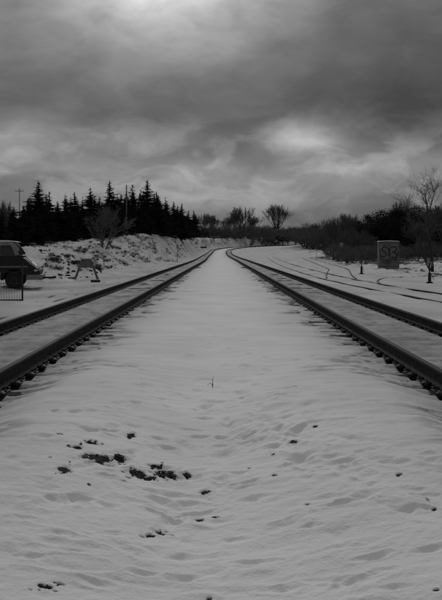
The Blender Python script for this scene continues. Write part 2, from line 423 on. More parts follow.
def ground(x, y, detail=True):
    """Height of the snow, and where it is bare (0..1) and dirty, with painted shading (0..1)."""
    x = np.atleast_1d(np.asarray(x, float)).ravel(); y = np.atleast_1d(np.asarray(y, float)).ravel()
    z, s, lat, zt = base_ground(x, y)
    bare = np.zeros_like(z); dirt_shade = np.zeros_like(z)
    al = np.abs(lat)
    r = np.hypot(x, y)
    # broad drifts
    off = sstep(4.4, 6.5, al)
    z += (0.35 * off + 0.65) * 0.035 * fbm(x / 1.6, y / 1.9, 3, 3) * sstep(0.3, 0.9, np.minimum(np.abs(al - XIN), np.abs(al - XIN - GAUGE)))
    med = (al < 2.25)
    # wind crust: lens-shaped ripples that overlap
    fade = np.exp(-r / 26.0)
    w1 = fbm(x / 0.62 + 0.35 * y, y / 0.30, 11, 3, 0.55)
    w2 = fbm(x / 0.30 - 0.5 * y, y / 0.17, 21, 3, 0.5)
    rid = 1 - np.abs(fbm(x / 0.9 - 0.75 * y, y / 0.42 + 0.3 * x, 31, 2, 0.5)) * 1.6
    z += fade * med * (0.010 * w1 + 0.007 * w2 + 0.016 * np.clip(rid, 0, 1) ** 3 * sstep(-0.4, 1.2, fbm(x / 1.3, y / 1.6, 41, 2)))
    obl = fbm((x * 0.5 - y * 0.87) / 0.16 * 0.9, (x * 0.87 + y * 0.5) / 0.55, 43, 3, 0.55)
    z += 0.016 * obl * np.exp(-((x - 0.55) / 0.55) ** 2 - ((y - 5.0) / 1.5) ** 2)
    lump = fbm(x / 0.14, y / 0.11, 51, 2)
    z += np.exp(-r / 12) * (0.004 * lump + 0.0022 * fbm(x / 0.05, y / 0.045, 53, 2))
    # footprints
    near = np.nonzero((r < 30) & (al < 2.2))[0]
    xn, yn = x[near], y[near]; dz = np.zeros(len(near))
    for (fx, fy, a, l, w, dp) in FP:
        k = np.nonzero((np.abs(xn - fx) < 3 * l) & (np.abs(yn - fy) < 3 * l))[0]
        if not len(k): continue
        ex, ey = xn[k] - fx, yn[k] - fy
        u = (ex * math.sin(a) + ey * math.cos(a)) / l; v = (ex * math.cos(a) - ey * math.sin(a)) / w
        q = np.sqrt(u * u + v * v) + 0.45 * fbm(xn[k] * 9, yn[k] * 13, 61, 2)
        dz[k] += dp * (-np.exp(-(q * 1.15) ** 2 * 1.3) * (1 + 0.5 * np.clip(ey / w, -1, 1)) + 0.22 * np.exp(-((q - 1.45) / 0.35) ** 2))
    z[near] += dz
    # bare patches
    for (fx, fy, hw, hd) in PG:
        k = near[(np.abs(xn - fx) < 3 * hw + .05) & (np.abs(yn - fy) < 3 * hd + .05)]
        if not len(k): continue
        u = (x[k] - fx) / hw; v = (y[k] - fy) / hd
        q = np.sqrt(u * u + v * v) + 0.75 * fbm(x[k] * 16, y[k] * 22, 71, 3, 0.65)
        m = 1 - sstep(0.55, 1.3, q)
        bare[k] = np.maximum(bare[k], m); z[k] -= 0.012 * m; dirt_shade[k] = np.maximum(dirt_shade[k], 0.55 * (1 - sstep(0.9, 2.0, q)))
    # along the rails: thawed trough, sleeper ends, streaks of ballast
    ph = tie_phase(s); gap = sstep(0.09, 0.16, ph)
    for sgn in (-1, 1):
        for k, rx in enumerate((XIN, XIN + GAUGE)):
            dl = (lat - sgn * rx) * sgn                # + is away from the axis
            side_in = dl < 0
            ad = np.abs(dl)
            expo = 1.0 if (k == 0) else (0.8 if sgn > 0 else 0.55)
            wid = 0.155 + 0.035 * fbm(s / 0.42, np.full_like(s, 3.0 + 5 * k + sgn), 81, 2)
            wid = np.where(side_in, wid, 0.11) * expo
            tr = 1 - sstep(wid * 0.75, wid * 1.15, ad)
            z -= tr * (0.045 + 0.015 * gap)
            bare = np.maximum(bare, tr * (0.80 + 0.20 * gap))
            if k == 0:
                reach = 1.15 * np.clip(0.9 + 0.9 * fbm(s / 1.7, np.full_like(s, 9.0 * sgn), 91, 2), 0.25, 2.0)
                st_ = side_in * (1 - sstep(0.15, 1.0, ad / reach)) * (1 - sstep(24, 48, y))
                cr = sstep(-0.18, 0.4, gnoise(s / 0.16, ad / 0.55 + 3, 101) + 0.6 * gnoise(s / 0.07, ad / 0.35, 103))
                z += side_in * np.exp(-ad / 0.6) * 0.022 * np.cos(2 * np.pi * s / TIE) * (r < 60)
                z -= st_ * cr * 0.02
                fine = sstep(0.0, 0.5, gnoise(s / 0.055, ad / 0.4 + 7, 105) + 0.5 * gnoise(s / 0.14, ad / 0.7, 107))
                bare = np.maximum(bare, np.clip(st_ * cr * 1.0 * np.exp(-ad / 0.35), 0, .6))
                dirt_shade = np.maximum(dirt_shade, np.clip(st_ * np.maximum(cr, fine) * 1.6, 0, 1))
                dirt_shade = np.maximum(dirt_shade, side_in * (np.exp(-ad / 0.5) * 0.75 + 0.30 * np.exp(-ad / 1.0)))  # grime close to the rail, plus a broad falloff painting shading into the snow
    ing = (al > XIN) & (al < XIN + GAUGE)
    dirt_shade = np.where(ing, np.clip(0.82 + 0.25 * fbm(x / 0.5, y / 0.9, 111, 3), 0, 1), dirt_shade)
    z += ing * 0.022 * np.cos(2 * np.pi * s / TIE + 0.6 * gnoise(x / 0.4, y / 1.5, 113)) * sstep(0.2, 0.5, np.minimum(al - XIN, XIN + GAUGE - al)) * (r < 40)
    dirt_shade = np.where(ing, np.clip(dirt_shade + 0.35 * sstep(0.0, 0.5, gnoise(s / 0.07, x / 0.6, 115)) * gap, 0, 1), dirt_shade)
    sp_ = fbm(x / 0.09, y / 0.2, 121, 2)
    bare = np.maximum(bare, ing * sstep(0.85, 1.05, sp_) * 0.8)
    # left: trampled strip, snowed-over rubble, brush on the bank
    Lft = -lat
    rub = sstep(6.8, 8.5, Lft) * (1 - sstep(90, 200, y)) * sstep(12, 22, y)
    rn = fbm(x / 1.1, y / 1.4, 131, 4, 0.6)
    z += rub * 0.17 * rn + rub * 0.16 * np.clip(fbm(x / 0.55, y / 0.7, 141, 3), 0, 1)
    bare = np.maximum(bare, rub * sstep(0.5, 0.9, fbm(x / 0.8, y / 2.2, 151, 4, 0.6)) * 0.8)
    dirt_shade = np.maximum(dirt_shade, sstep(3.75, 4.1, Lft) * (0.66 + 0.25 * fbm(x / 2, y / 3, 161, 3)))
    strip = np.exp(-((Lft - 4.75 - 0.15 * gnoise(s / 3, s * 0, 171)) / 0.10) ** 2) * sstep(-0.1, 0.3, gnoise(s / 1.8, s * 0 + 4, 173)) * (y < 40)
    strip2 = np.exp(-((Lft - 5.35 - 0.2 * gnoise(s / 4, s * 0 + 7, 175)) / 0.09) ** 2) * sstep(0.0, 0.3, gnoise(s / 1.5, s * 0 + 9, 177)) * (y < 45)
    bare = np.maximum(bare, 0.75 * np.maximum(strip, strip2)); z -= 0.03 * np.maximum(strip, strip2)
    # wheel ruts crossing the left slope
    for (r0, r1, ph0) in ((6.3, 8.2, 1), (7.5, 9.6, 2)):
        c_ = r0 + (r1 - r0) * np.clip((y - 40) / 60, -0.3, 1.3) + 0.25 * gnoise(y / 9, y * 0 + ph0, 181)
        q = np.exp(-((Lft - c_) / 0.16) ** 2) * (y > 30) * (y < 115)
        z -= 0.07 * q; bare = np.maximum(bare, q * 0.55 * sstep(-0.2, 0.4, gnoise(y / 1.6, y * 0 + ph0, 183)))
    # right: snow over the sidings, trodden ground by the cabinet
    dirt_shade = np.maximum(dirt_shade, sstep(3.75, 4.1, lat) * (0.52 + 0.2 * fbm(x / 2, y / 3, 191, 3)))
    rr = sstep(10.5, 12.5, lat) * (y > 25) * (1 - sstep(60, 100, y))
    z += rr * 0.10 * fbm(x / 0.9, y / 1.0, 201, 4, 0.6)
    rr2 = sstep(11.2, 12.6, lat) * (y > 38) * (1 - sstep(60, 90, y)); bare = np.maximum(bare, rr2 * sstep(0.1, 0.5, fbm(x / 1.8, y / 0.9, 211, 4, 0.6)) * 0.85); z += rr2 * 0.08 * fbm(x / 0.4, y / 0.5, 213, 3)
    for pair in SIDE_RAILS + [[SPUR_LINE]]:
        for (lx, ly) in pair:
            k = np.nonzero((lat > 4.3) & (lat < 20) & (y > 0) & (y < 150))[0]
            if not len(k): continue
            o = np.argsort(ly); cx = np.interp(y[k], ly[o], lx[o])
            inside = (y[k] > ly.min()) & (y[k] < ly.max())
            q = np.exp(-((x[k] - cx) / 0.14) ** 2) * inside
            z[k] -= 0.03 * q
    # woods: leaf litter shows through
    wood = sstep(13, 19, Lft) * (y > 35) * (y < 260) + sstep(13, 18, lat) * sstep(60, 68, y) * (1 - sstep(110, 125, y)) + sstep(24, 32, lat) * (y > 110) * (y < 260)
    bare = np.maximum(bare, np.clip(wood, 0, 1) * sstep(-0.5, 0.1, fbm(x / 1.5, y / 1.5, 221, 3)) * 0.95)
    # far bank: brush and soil through thin snow
    fb = sstep(6, 10, Lft) * sstep(90, 130, y)
    bare = np.maximum(bare, fb * sstep(0.35, 0.7, fbm(x / 2.5, y / 7, 231, 4, 0.6)) * 0.85)
    return z, bare, dirt_shade

def gz(x, y): return float(ground([x], [y])[0][0])

# ------------------------------------------------------------------ ground: one sheet, finest where it is nearest
def build_ground():
    rows = 1.47 / np.linspace(0.80, 0.024, 820)
    rows = np.concatenate([[0.25, 0.6, 1.0, 1.25], rows[rows > 1.4], np.geomspace(rows[-1] * 1.012, 1500, 160)])
    a = np.linspace(-22.5, 22.5, 680)
    left = np.array([-180, -165, -150, -135, -120, -105, -92, -82, -74, -67, -61, -56, -52, -48, -45, -42, -39.5, -37, -35, -33, -31, -29.5, -28, -26.8, -25.6, -24.4, -23.4])
    ang = np.radians(np.concatenate([left, a, -left[1:][::-1]]))
    Rr, A = np.meshgrid(rows, ang, indexing='ij')
    x = (Rr * np.sin(A)).ravel(); y = (Rr * np.cos(A)).ravel()
    z, bare, dirt_shade = ground(x, y)
    nr, na = len(rows), len(ang)
    idx = np.arange(nr * na).reshape(nr, na)
    q = np.stack([idx[:-1, :], idx[:-1, :], idx[1:, :], idx[1:, :]], -1)
    nxt = np.roll(idx, -1, axis=1)
    quads = np.stack([idx[:-1], nxt[:-1], nxt[1:], idx[1:]], -1).reshape(-1, 4)[:, ::-1]
    verts = np.stack([x, y, z], 1)
    c = len(verts); verts = np.vstack([verts, [[0, 0, gz(0, 0.1)]]])
    bare = np.append(bare, 0); dirt_shade = np.append(dirt_shade, 0)
    tri = np.stack([idx[0], np.full(na, c), nxt[0]], -1)[:, ::-1]
    me = bpy.data.meshes.new('ground')
    me.vertices.add(len(verts)); me.vertices.foreach_set('co', verts.astype(np.float32).ravel())
    nl = quads.size + tri.size
    me.loops.add(nl); me.loops.foreach_set('vertex_index', np.concatenate([quads.ravel(), tri.ravel()]).astype(np.int32))
    npoly = len(quads) + len(tri)
    me.polygons.add(npoly)
    me.polygons.foreach_set('loop_start', np.concatenate([np.arange(len(quads)) * 4, quads.size + np.arange(len(tri)) * 3]).astype(np.int32))
    me.polygons.foreach_set('use_smooth', np.ones(npoly, bool))
    me.update(calc_edges=True); me.validate()
    for nm, arr in (('bare', bare), ('dirt_shade', dirt_shade)):
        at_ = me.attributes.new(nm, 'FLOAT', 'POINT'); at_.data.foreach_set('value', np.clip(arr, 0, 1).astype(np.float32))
    me.materials.append(SNOW)
    o = link('ground', me); tag(o, kind='structure', label='snow covered ground between and beside the tracks')
build_ground()

# ------------------------------------------------------------------ railway tracks
PROF = [(-.070, -.172), (-.070, -.160), (-.030, -.146), (-.010, -.138), (-.010, -.048), (-.034, -.038), (-.036, -.008), (-.030, 0), (.030, 0), (.036, -.008), (.034, -.038), (.010, -.048), (.010, -.138), (.030, -.146), (.070, -.160), (.070, -.172)]

def sweep_rail(name, parent, xs, ys, zs, m=RUST, prof=PROF):
    tx, ty = np.gradient(xs), np.gradient(ys); l = np.hypot(tx, ty); nx, ny = ty / l, -tx / l
    n = len(prof); vs = []; fs = []
    for i in range(len(xs)):
        for (u, w) in prof: vs.append((xs[i] + nx[i] * u, ys[i] + ny[i] * u, zs[i] + w))
    for i in range(len(xs) - 1):
        for j in range(n):
            fs.append((i * n + j, i * n + (j + 1) % n, (i + 1) * n + (j + 1) % n, (i + 1) * n + j))
    fs += [tuple(range(n)), tuple(range(len(vs) - 1, len(vs) - n - 1, -1))]
    me = bpy.data.meshes.new(name); me.from_pydata(vs, [], fs); me.materials.append(m); me.materials.append(RUSTWEB)
    mi = np.zeros(len(fs), np.int32)
    for i in range(len(xs) - 1):
        for j in (0, 1, 2, 3, 11, 12, 13, 14): mi[i * n + j] = 1
    me.polygons.foreach_set('material_index', mi); me.update()
    return link(name, me, parent)

def rail_stations(a, b):
    return np.unique(np.concatenate([[a, b], np.arange(a, min(b, 70), .5), np.arange(max(a, 70), min(b, 210), 1.0), np.arange(max(a, 210), b, 2.0)]))

def sleeper_mesh():
    b = MB(); b.box((0, 0, -.08), (2.60, .23, .16))
    return b.mesh('sleeper', SLEEPER, bevel=.012)
def fastener_mesh():
    b = MB()
    b.box((0, 0, .008), (.30, .20, .016))
    for sx in (-1, 1):
        for sy in (-.125, .125):                       # spring clips and anchors gripping the rail foot, an even beat along the rail
            b.tube((sx * .075, sy - .045, .030), (sx * .105, sy, .044), .014, .016, 6); b.tube((sx * .105, sy, .044), (sx * .075, sy + .045, .030), .016, .014, 6)
            b.box((sx * .10, sy, .018), (.05, .07, .03))
        b.tube((sx * .13, 0, .01), (sx * .13, 0, .034), .016, .014, 6)
    return b.mesh('rail_fastener', STEEL)
SLM, FSM = sleeper_mesh(), fastener_mesh()

def make_track(sgn, label, joints):
    t = empty('railway_track', (sgn * TRK, 6, 0))
    tag(t, label, 'railway track')
    ox, oy = sgn * TRK, 6.0
    for k, rx in enumerate((XIN, XIN + GAUGE)):
        cuts = [-12.0] + joints[k] + [440.0]
        for i in range(len(cuts) - 1):
            a = cuts[i] + (0.012 if i else 0); b = cuts[i + 1] - (0.012 if i < len(cuts) - 2 else 0)
            ss = rail_stations(a, b)
            x, y, z, h = axis(ss, sgn * rx)
            sweep_rail('rail', t, x - ox, y - oy, z)
    for i in range(8, 124):
        s = i * TIE
        x, y, z, h = axis(s, sgn * TRK)
        o = link('sleeper', SLM, t, (float(x) - ox, float(y) - oy, float(z) - .19 + .002 * random.uniform(-1, 1)), (0, 0, -float(h) + random.gauss(0, .006)))
        for kx in (-1, 1): link('rail_fastener', FSM, o, (kx * GAUGE / 2, 0, 0))
    b = MB()
    for i in range(124, 440):
        x, y, z, h = axis(i * TIE, sgn * TRK)
        b.box((float(x) - ox, float(y) - oy, float(z) - .27), (2.6, .23, .16), Matrix.Rotation(-float(h), 3, 'Z'))
    o = b.build('sleeper', SLEEPER, t); o['kind'] = 'stuff'
make_track(-1, 'left railway track, dark rusty rails beside the snowy median, passing the A-frame trestle', [[9.05], [12.85, 24.5]])
make_track(1, 'right railway track, dark rusty rails on the same side as the graffitied cabinet', [[], []])

# half-buried sidings
lab = ['half buried siding track in the snow just right of the main line', 'buried siding diverging right towards the far brush, rails barely showing']
for i, pair in enumerate(SIDE_RAILS):
    x0, y0 = SIDINGS[i][2]
    t = empty('siding_track', (x0, y0, 0)); tag(t, lab[i], 'railway track')
    for (lx, ly) in pair:
        z = base_ground(lx, ly)[0]
        dist = np.concatenate([[0], np.cumsum(np.hypot(np.diff(lx), np.diff(ly)))])
        zz = z + 0.009 + 0.015 * fbm(dist / 2.2, dist * 0 + i + (lx[0] % 1) * 9, 301, 2)
        sweep_rail('rail', t, lx - x0, ly - y0, zz)
lx, ly = SPUR_LINE
t = sweep_rail('spur_rail', None, lx - SPUR[0][0], ly - SPUR[0][1], base_ground(lx, ly)[0] + 0.008 + 0.02 * gnoise(ly * 2.1, ly * 0, 311))
t.location = (SPUR[0][0], SPUR[0][1], 0)
tag(t, 'single curved rail bending right through the snow in front of the cabinet', 'rail')

# ------------------------------------------------------------------ stones and exposed ballast
def rock_verts(r, seed):
    bm = bmesh.new(); bmesh.ops.create_icosphere(bm, subdivisions=2, radius=1.0)
    rs = random.Random(seed)
    pl = [(Vector((rs.gauss(0, 1), rs.gauss(0, 1), rs.gauss(0, 1))).normalized(), rs.uniform(.5, .85)) for _ in range(9)]
    for v in bm.verts:
        for n, d in pl:
            k = v.co.dot(n)
            if k > d: v.co -= n * (k - d)
    me = [(tuple(v.co * r) for v in bm.verts), [tuple(v.index for v in f.verts) for f in bm.faces]]
    vs = [Vector(p) for p in me[0]]; fs = me[1]; bm.free()
    return vs, fs

small = []
for s_ in range(6):
    bm = bmesh.new(); bmesh.ops.create_icosphere(bm, subdivisions=1, radius=1.0)
    for v in bm.verts: v.co *= random.uniform(.7, 1.15)
    small.append(([v.co.copy() for v in bm.verts], [tuple(v.index for v in f.verts) for f in bm.faces])); bm.free()
b = MB(); spots = []
for (fx, fy, hw, hd) in PG:
    for k in range(min(120, max(2, int(1500 * hw * hd / .05)))):
        a = random.uniform(0, 6.28); q = random.random() ** .6 * .85
        spots.append((fx + hw * q * math.cos(a), fy + hd * q * math.sin(a)))
hts = ground(*np.array(spots).T)[0]
for (x, y), zz in zip(spots, hts):
    vs, fs = random.choice(small); r = random.uniform(.004, .013)
    rot = Matrix.Rotation(random.uniform(0, 6), 3, 'Z')
    b.add([rot @ Vector((p.x * r * 1.5, p.y * r, p.z * r * .4)) + Vector((x, y, float(zz))) for p in vs], fs)
tag(b.build('exposed_ballast', STONE), 'dark ballast stones showing through holes in the foreground snow', 'ballast', kind='stuff')

# ballast beside the rails, in the gaps between sleepers
b = MB()
for sgn in (-1, 1):
    for k, rx in enumerate((XIN, XIN + GAUGE)):
        for i in range(8, 64):
            for j in range(5):
                s = (i + .5) * TIE + random.uniform(-.15, .15)
                off = -random.uniform(.09, .22) if random.random() < .75 else random.uniform(.09, .14)
                x, y, z, h = axis(s, sgn * (rx + off))
                vs, fs = random.choice(small); r = random.uniform(.018, .034)
                b.add([Vector((p.x * r, p.y * r, p.z * r * .8)) + Vector((float(x), float(y), float(z) - .235)) for p in vs], fs)
tag(b.build('trackside_ballast', STONE), 'dark ballast between the sleepers beside the rails', 'ballast', kind='stuff')

def lone_rock(px, py, w, h, label):
    x, y = ray_ground(px, py)
    vs, fs = rock_verts(1.0, px)
    hw = w / 2 / F * y
    b = MB(); b.add([(p.x * hw, p.y * hw * 1.1, p.z * hw * h) for p in vs], fs)
    o = b.build('stone', STONE, loc=(x, y, gz(x, y) + hw * h * .05)); tag(o, label, 'stone', 'loose dark stones on the snow')
lone_rock(206, 493, 10, .42, 'single dark stone alone in the centre of the foreground snow')
lone_rock(164, 530, 9, .3, 'flat dark stone below the bare patches, left of centre')
lone_rock(42, 587, 8, .35, 'dark stone nearest the bottom left corner of the snow')
lone_rock(399, 474, 6, .4, 'small dark stone on the snow below the right rail')
lone_rock(131, 437, 5, .6, 'small upright dark stone above the largest bare patch')
lone_rock(435, 596, 7, .35, 'dark stone at the bottom right corner of the snow')
lone_rock(428, 499, 4, .7, 'small dark stone near the right edge with a hollow round it')

# weed stalk in the median
x, y = ray_ground(213, 387)
b = MB(); z = gz(x, y)
b.tube((0, 0, -.02), (.004, 0, .11), .006, .004, 5); b.tube((.004, 0, .11), (.01, .01, .17), .004, .002, 5)
b.tube((0, 0, .03), (-.035, .02, .06), .004, .003, 5); b.tube((-.035, .02, .06), (-.085, .03, .012), .003, .002, 5)
b.tube((0, 0, 0.02), (.012, -.02, .05), .004, .004, 5); b.tube((.004, 0, .09), (-.012, .0, .13), .003, .002, 4)
b.tube((.002, 0, .0), (.0, -.01, .035), .009, .006, 5)
tag(b.build('weed_stalk', BRUSH, loc=(x, y, z), scale=(.7, .7, .65)), 'thin dry weed stalk poking out of the snow in mid median', 'weed')

# ------------------------------------------------------------------ trees
def frame_from(d):
    u = d.orthogonal().normalized(); return u, d.cross(u)

def conifer_mesh(seed, spread=0.23, droop=0.25, dens=1.0, gappy=0.25):
    """Unit-height conifer: (trunk mesh, crown mesh)."""
    rs = random.Random(seed)
    tb = MB(); prev = Vector((0, 0, -.04)); pr = .022
    for i in range(1, 9):
        p = Vector((rs.gauss(0, .004), rs.gauss(0, .004), i / 8 * .985)); r = .022 * (1 - i / 8) + .0018
        tb.tube(prev, p, pr, r, 6, False); prev, pr = p, r
    V = []; Fc = []
    nw = int(46 * dens)
    lean = rs.uniform(0, 6.28)
    for w in range(nw):
        t = (w + rs.random()) / nw
        z = .05 + .94 * t ** .92
        prof = (1 - z) ** .95 * spread * (1.0 + .35 * math.sin(z * 9 + seed * 2.1) * (1 - z)) + .010
        prof *= (1 + gappy * math.sin(w * 1.7 + seed) * .6)
        nb = rs.randint(5, 8) if z < .85 else rs.randint(3, 5)
        for k in range(nb):
            if rs.random() < gappy * .6: continue
            a = rs.uniform(0, 6.283); z = min(.985, max(.04, .05 + .94 * t ** .92 + rs.gauss(0, .012)))
            L = prof * rs.uniform(.45, 1.25) * (1 + .15 * math.cos(a - lean))
            d = Vector((math.cos(a), math.sin(a), 0)); side = Vector((-d.y, d.x, 0))
            rise = rs.uniform(-.05, .35) if z > .6 else rs.uniform(-.3, .15)
            nseg = max(3, int(L / .018))
            pts = []
            for j in range(nseg + 1):
                q = j / nseg
                pts.append(Vector((0, 0, z)) + d * L * q + Vector((0, 0, L * (rise * q - droop * q * q * (1 if z < .7 else .3) + .18 * max(0, q - .7)))))
            for j in range(nseg):
                q = (j + .5) / nseg; p = pts[j]
                wd = L * .34 * (1 - q * .75) + .006
                for sd in (-1, 1):
                    for m_ in range(2):
                        tip = p + (side * sd * rs.uniform(.5, 1.1) + d * rs.uniform(.3, .9)) * wd + Vector((0, 0, rs.uniform(-.6, .25) * wd))
                        wv = (d * .28 + Vector((0, 0, rs.uniform(-.5, .5)))).normalized() * rs.uniform(.005, .011)
                        i0 = len(V); V.extend([p - wv, p + wv, tip + wv * .4]); Fc.append((i0, i0 + 1, i0 + 2))
            i0 = len(V); e = pts[-1]
            V.extend([e - side * .004, e + side * .004, e + d * .014 + Vector((0, 0, .004))]); Fc.append((i0, i0 + 1, i0 + 2))
    cb = MB(); cb.v = [tuple(p) for p in V]; cb.f = Fc
    me = bpy.data.meshes.new('crown'); me.from_pydata(cb.v, [], cb.f); me.materials.append(NEEDLE); me.update()
    return tb.mesh('trunk', BARK), me

CON = [conifer_mesh(1, .36, .22, 1.15, .50), conifer_mesh(2, .42, .30, 1.05, .60), conifer_mesh(3, .30, .12, 1.1, .55), conifer_mesh(4, .50, .20, 1.0, .45), conifer_mesh(5, .62, .1, 1.0, .3), conifer_mesh(6, .34, .05, 1.1, .7)]

def place_tree(kind, name, meshes, x, y, h, wid, label, cat, group, z=None):
    if z is None: z = gz(x, y)
    t = empty(name, (x, y, z - .05), random.uniform(0, 6.28)); tag(t, label, cat, group)
    for nm, me in zip(('trunk', 'crown'), meshes): link(nm, me, t, scale=(h * wid, h * wid, h))
    return t

def bare_mesh(seed, levels=5, stems=1, spread=.55, up=.25, thick=.022, length=.30, split=(3, 5), twig=.0016, fan=0.0, bark=BARK, limbs=6):
    """Unit-height leafless tree or shrub: (trunk and limbs, twigs)."""
    rs = random.Random(seed)
    tb, cb = MB(), MB()
    def grow(p, d, L, r, lev):
        n = 3 if lev < 2 else 2
        wv = .03 if lev == 0 else .10
        for i in range(n):
            d2 = (d + Vector((rs.gauss(0, wv), rs.gauss(0, wv), rs.gauss(0, .05) + up * .10))).normalized()
            q = p + d2 * L / n; r2 = max(twig * .6, r * (1 - .28 / n * 1.2))
            (tb if lev <= 1 else cb).tube(p, q, r, r2, 7 if lev == 0 else 5 if lev == 1 else 3, False)
            p, d, r = q, d2, r2
            if lev >= 1 and lev < levels and i < n - 1 and rs.random() < .8: child(p, d, L, r, lev)
        if lev < levels:
            for k in range(rs.randint(*split) if lev else limbs): child(p, d, L, r, lev)
    def child(p, d, L, r, lev):
        u, w = frame_from(d); a = rs.uniform(0, 6.283); s = spread * rs.uniform(.6, 1.35)
        d3 = (d * math.cos(s) + (u * math.cos(a) + w * math.sin(a)) * math.sin(s) + Vector((0, 0, up * .5))).normalized()
        grow(p, d3, L * (rs.uniform(1.0, 1.35) if lev == 0 else rs.uniform(.6, .85)), max(twig, r * rs.uniform(.5, .68)), lev + 1)
    for k in range(stems):
        a = rs.uniform(0, 6.283); q = fan * rs.uniform(.4, 1.0)
        d = Vector((math.cos(a) * q, math.sin(a) * q, 1)).normalized()
        p0 = Vector((math.cos(a), math.sin(a), 0)) * fan * .12 * rs.random() - Vector((0, 0, .03))
        grow(p0, d, length * rs.uniform(.85, 1.1), thick * (rs.uniform(.6, 1) if stems > 1 else 1), 0 if stems == 1 else 1)
    top = max([v[2] for v in cb.v]); k = 1 / top
    for b in (tb, cb): b.v = [(x * k, y * k, z * k) for x, y, z in b.v]
    out = []
    for nm, b, m in (('trunk', tb, bark), ('crown', cb, TWIG if bark is BARK else BARK_PALE)):
        me = bpy.data.meshes.new(nm); me.from_pydata(b.v, [], b.f); me.materials.append(m); me.update(); out.append(me)
    return out

BT = [bare_mesh(11, 5, 1, .42, .50, .028, .20, (2, 4), .0020), bare_mesh(12, 5, 1, .38, .55, .026, .22, (2, 4), .0020), bare_mesh(13, 5, 1, .48, .50, .032, .19, (2, 4), .0020, limbs=7)]
SH = [bare_mesh(21, 5, 9, .55, .22, .009, .24, (2, 3), .0018, .75), bare_mesh(22, 5, 10, .6, .15, .008, .22, (2, 3), .0018, 1.0), bare_mesh(23, 5, 8, .5, .28, .010, .26, (2, 3), .0018, .6)]
PALE = bare_mesh(34, 5, 4, .58, .22, .016, .24, (2, 4), .0026, .45, bark=BARK_PALE)

def leafy_mesh(seed, nclump=80, leaves=130):
    rs = random.Random(seed)
    tb = MB(); tb.tube((0, 0, -.04), (0.01, 0, .35), .03, .022, 7, False)
    V = []; Fc = []
    for k in range(nclump):
        while True:
            p = Vector((rs.uniform(-1, 1), rs.uniform(-1, 1), rs.uniform(-1, 1)))
            if .35 < p.length < 1: break
        c = Vector((p.x * .42, p.y * .42, .56 + p.z * .36)); cr = rs.uniform(.07, .15)
        tb.tube((0.01, 0, rs.uniform(.2, .36)), c, .010, .003, 4, False)
        for j in range(leaves):
            q = Vector((rs.gauss(0, .38), rs.gauss(0, .38), rs.gauss(0, .32))) * cr * 1.15 + c
            n = Vector((rs.gauss(0, 1), rs.gauss(0, 1), rs.gauss(0, 1))).normalized(); u, w = frame_from(n); s = rs.uniform(.007, .015)
            i0 = len(V); V.extend([q - u * s, q + w * s * .5, q + u * s, q - w * s * .5]); Fc.append((i0, i0 + 1, i0 + 2, i0 + 3))
    me = bpy.data.meshes.new('crown'); me.from_pydata([tuple(p) for p in V], [], Fc); me.materials.append(LEAFDARK); me.update()
    return tb.mesh('trunk', BARK), me
LF = [leafy_mesh(41), leafy_mesh(42)]

ORD = ['first', 'second', 'third', 'fourth', 'fifth', 'sixth', 'seventh', 'eighth', 'ninth', 'tenth', 'eleventh', 'twelfth', 'thirteenth', 'fourteenth', 'fifteenth', 'sixteenth',
       'seventeenth', 'eighteenth', 'nineteenth', 'twentieth', 'twenty-first', 'twenty-second', 'twenty-third', 'twenty-fourth', 'twenty-fifth']
# conifers whose tops show against the sky: photo x, top y, distance, mesh, width
TOPS = [(3, 203, 62, 3, 1.1), (13, 206, 66, 1, 1.0), (24, 205, 70, 3, .9), (31, 195, 74, 1, .95), (39, 180, 76, 0, 1.15), (50, 191, 78, 2, 1.25), (58, 202, 70, 0, 1.1), (67, 195, 80, 1, .9), (75, 191, 84, 3, .75),
        (83, 196, 82, 1, .9), (91, 187, 88, 2, 1.2), (100, 196, 86, 3, .8), (110, 180, 95, 0, 1.0), (118, 193, 98, 1, .9), (126, 196, 104, 3, .8), (133, 184, 108, 2, 1.2), (141, 189, 112, 1, .9), (148, 179, 116, 0, 1.05),
        (157, 191, 122, 3, .8), (166, 197, 132, 1, .9), (174, 201, 150, 3, .85), (182, 206, 195, 1, 1.0), (189, 210, 250, 3, .9), (196, 214, 300, 3, .9)]
for i, (px, py, d, k, w) in enumerate(TOPS):
    x = at(px, d); z = gz(x, d); h = zat(py, d) - z
    place_tree('c', 'conifer', CON[k], x, d, h, w, f'dark conifer on the left bank, {ORD[i]} treetop from the left edge', 'tree', 'conifers on the snowy bank')
# lower conifers that fill the stand below the tops
k = 0
for row, dd in ((0, 10), (1, -5)):
    for px in range(-8, 196, 8):
        d0 = np.interp(px, [-10, 40, 110, 150, 175, 196], [60, 72, 95, 122, 155, 300]) + dd + random.uniform(-3, 3)
        d0 *= (1.0 if row == 0 else .96)
        pxx = px + random.uniform(-3, 3) + row * 5
        x = at(pxx, d0)
        top = np.interp(pxx, [-10, 20, 40, 60, 110, 150, 180, 200], [203, 204, 190, 197, 192, 188, 201, 216]) + random.uniform(-3, 9) + row * 9
        z = gz(x, d0); h = max(1.5, zat(top, d0) - z)
        place_tree('c', 'conifer', CON[random.choice([3, 3, 4, 5, 1])], x, d0, h, random.uniform(.8, 1.15),
                   'dark conifer hidden deep inside the dense stand on the left bank' if row == 0 else 'low bushy conifer at the front foot of the dense left stand', 'tree',
                   'conifers deep inside the stand' if row == 0 else 'bushy conifers fronting the stand')

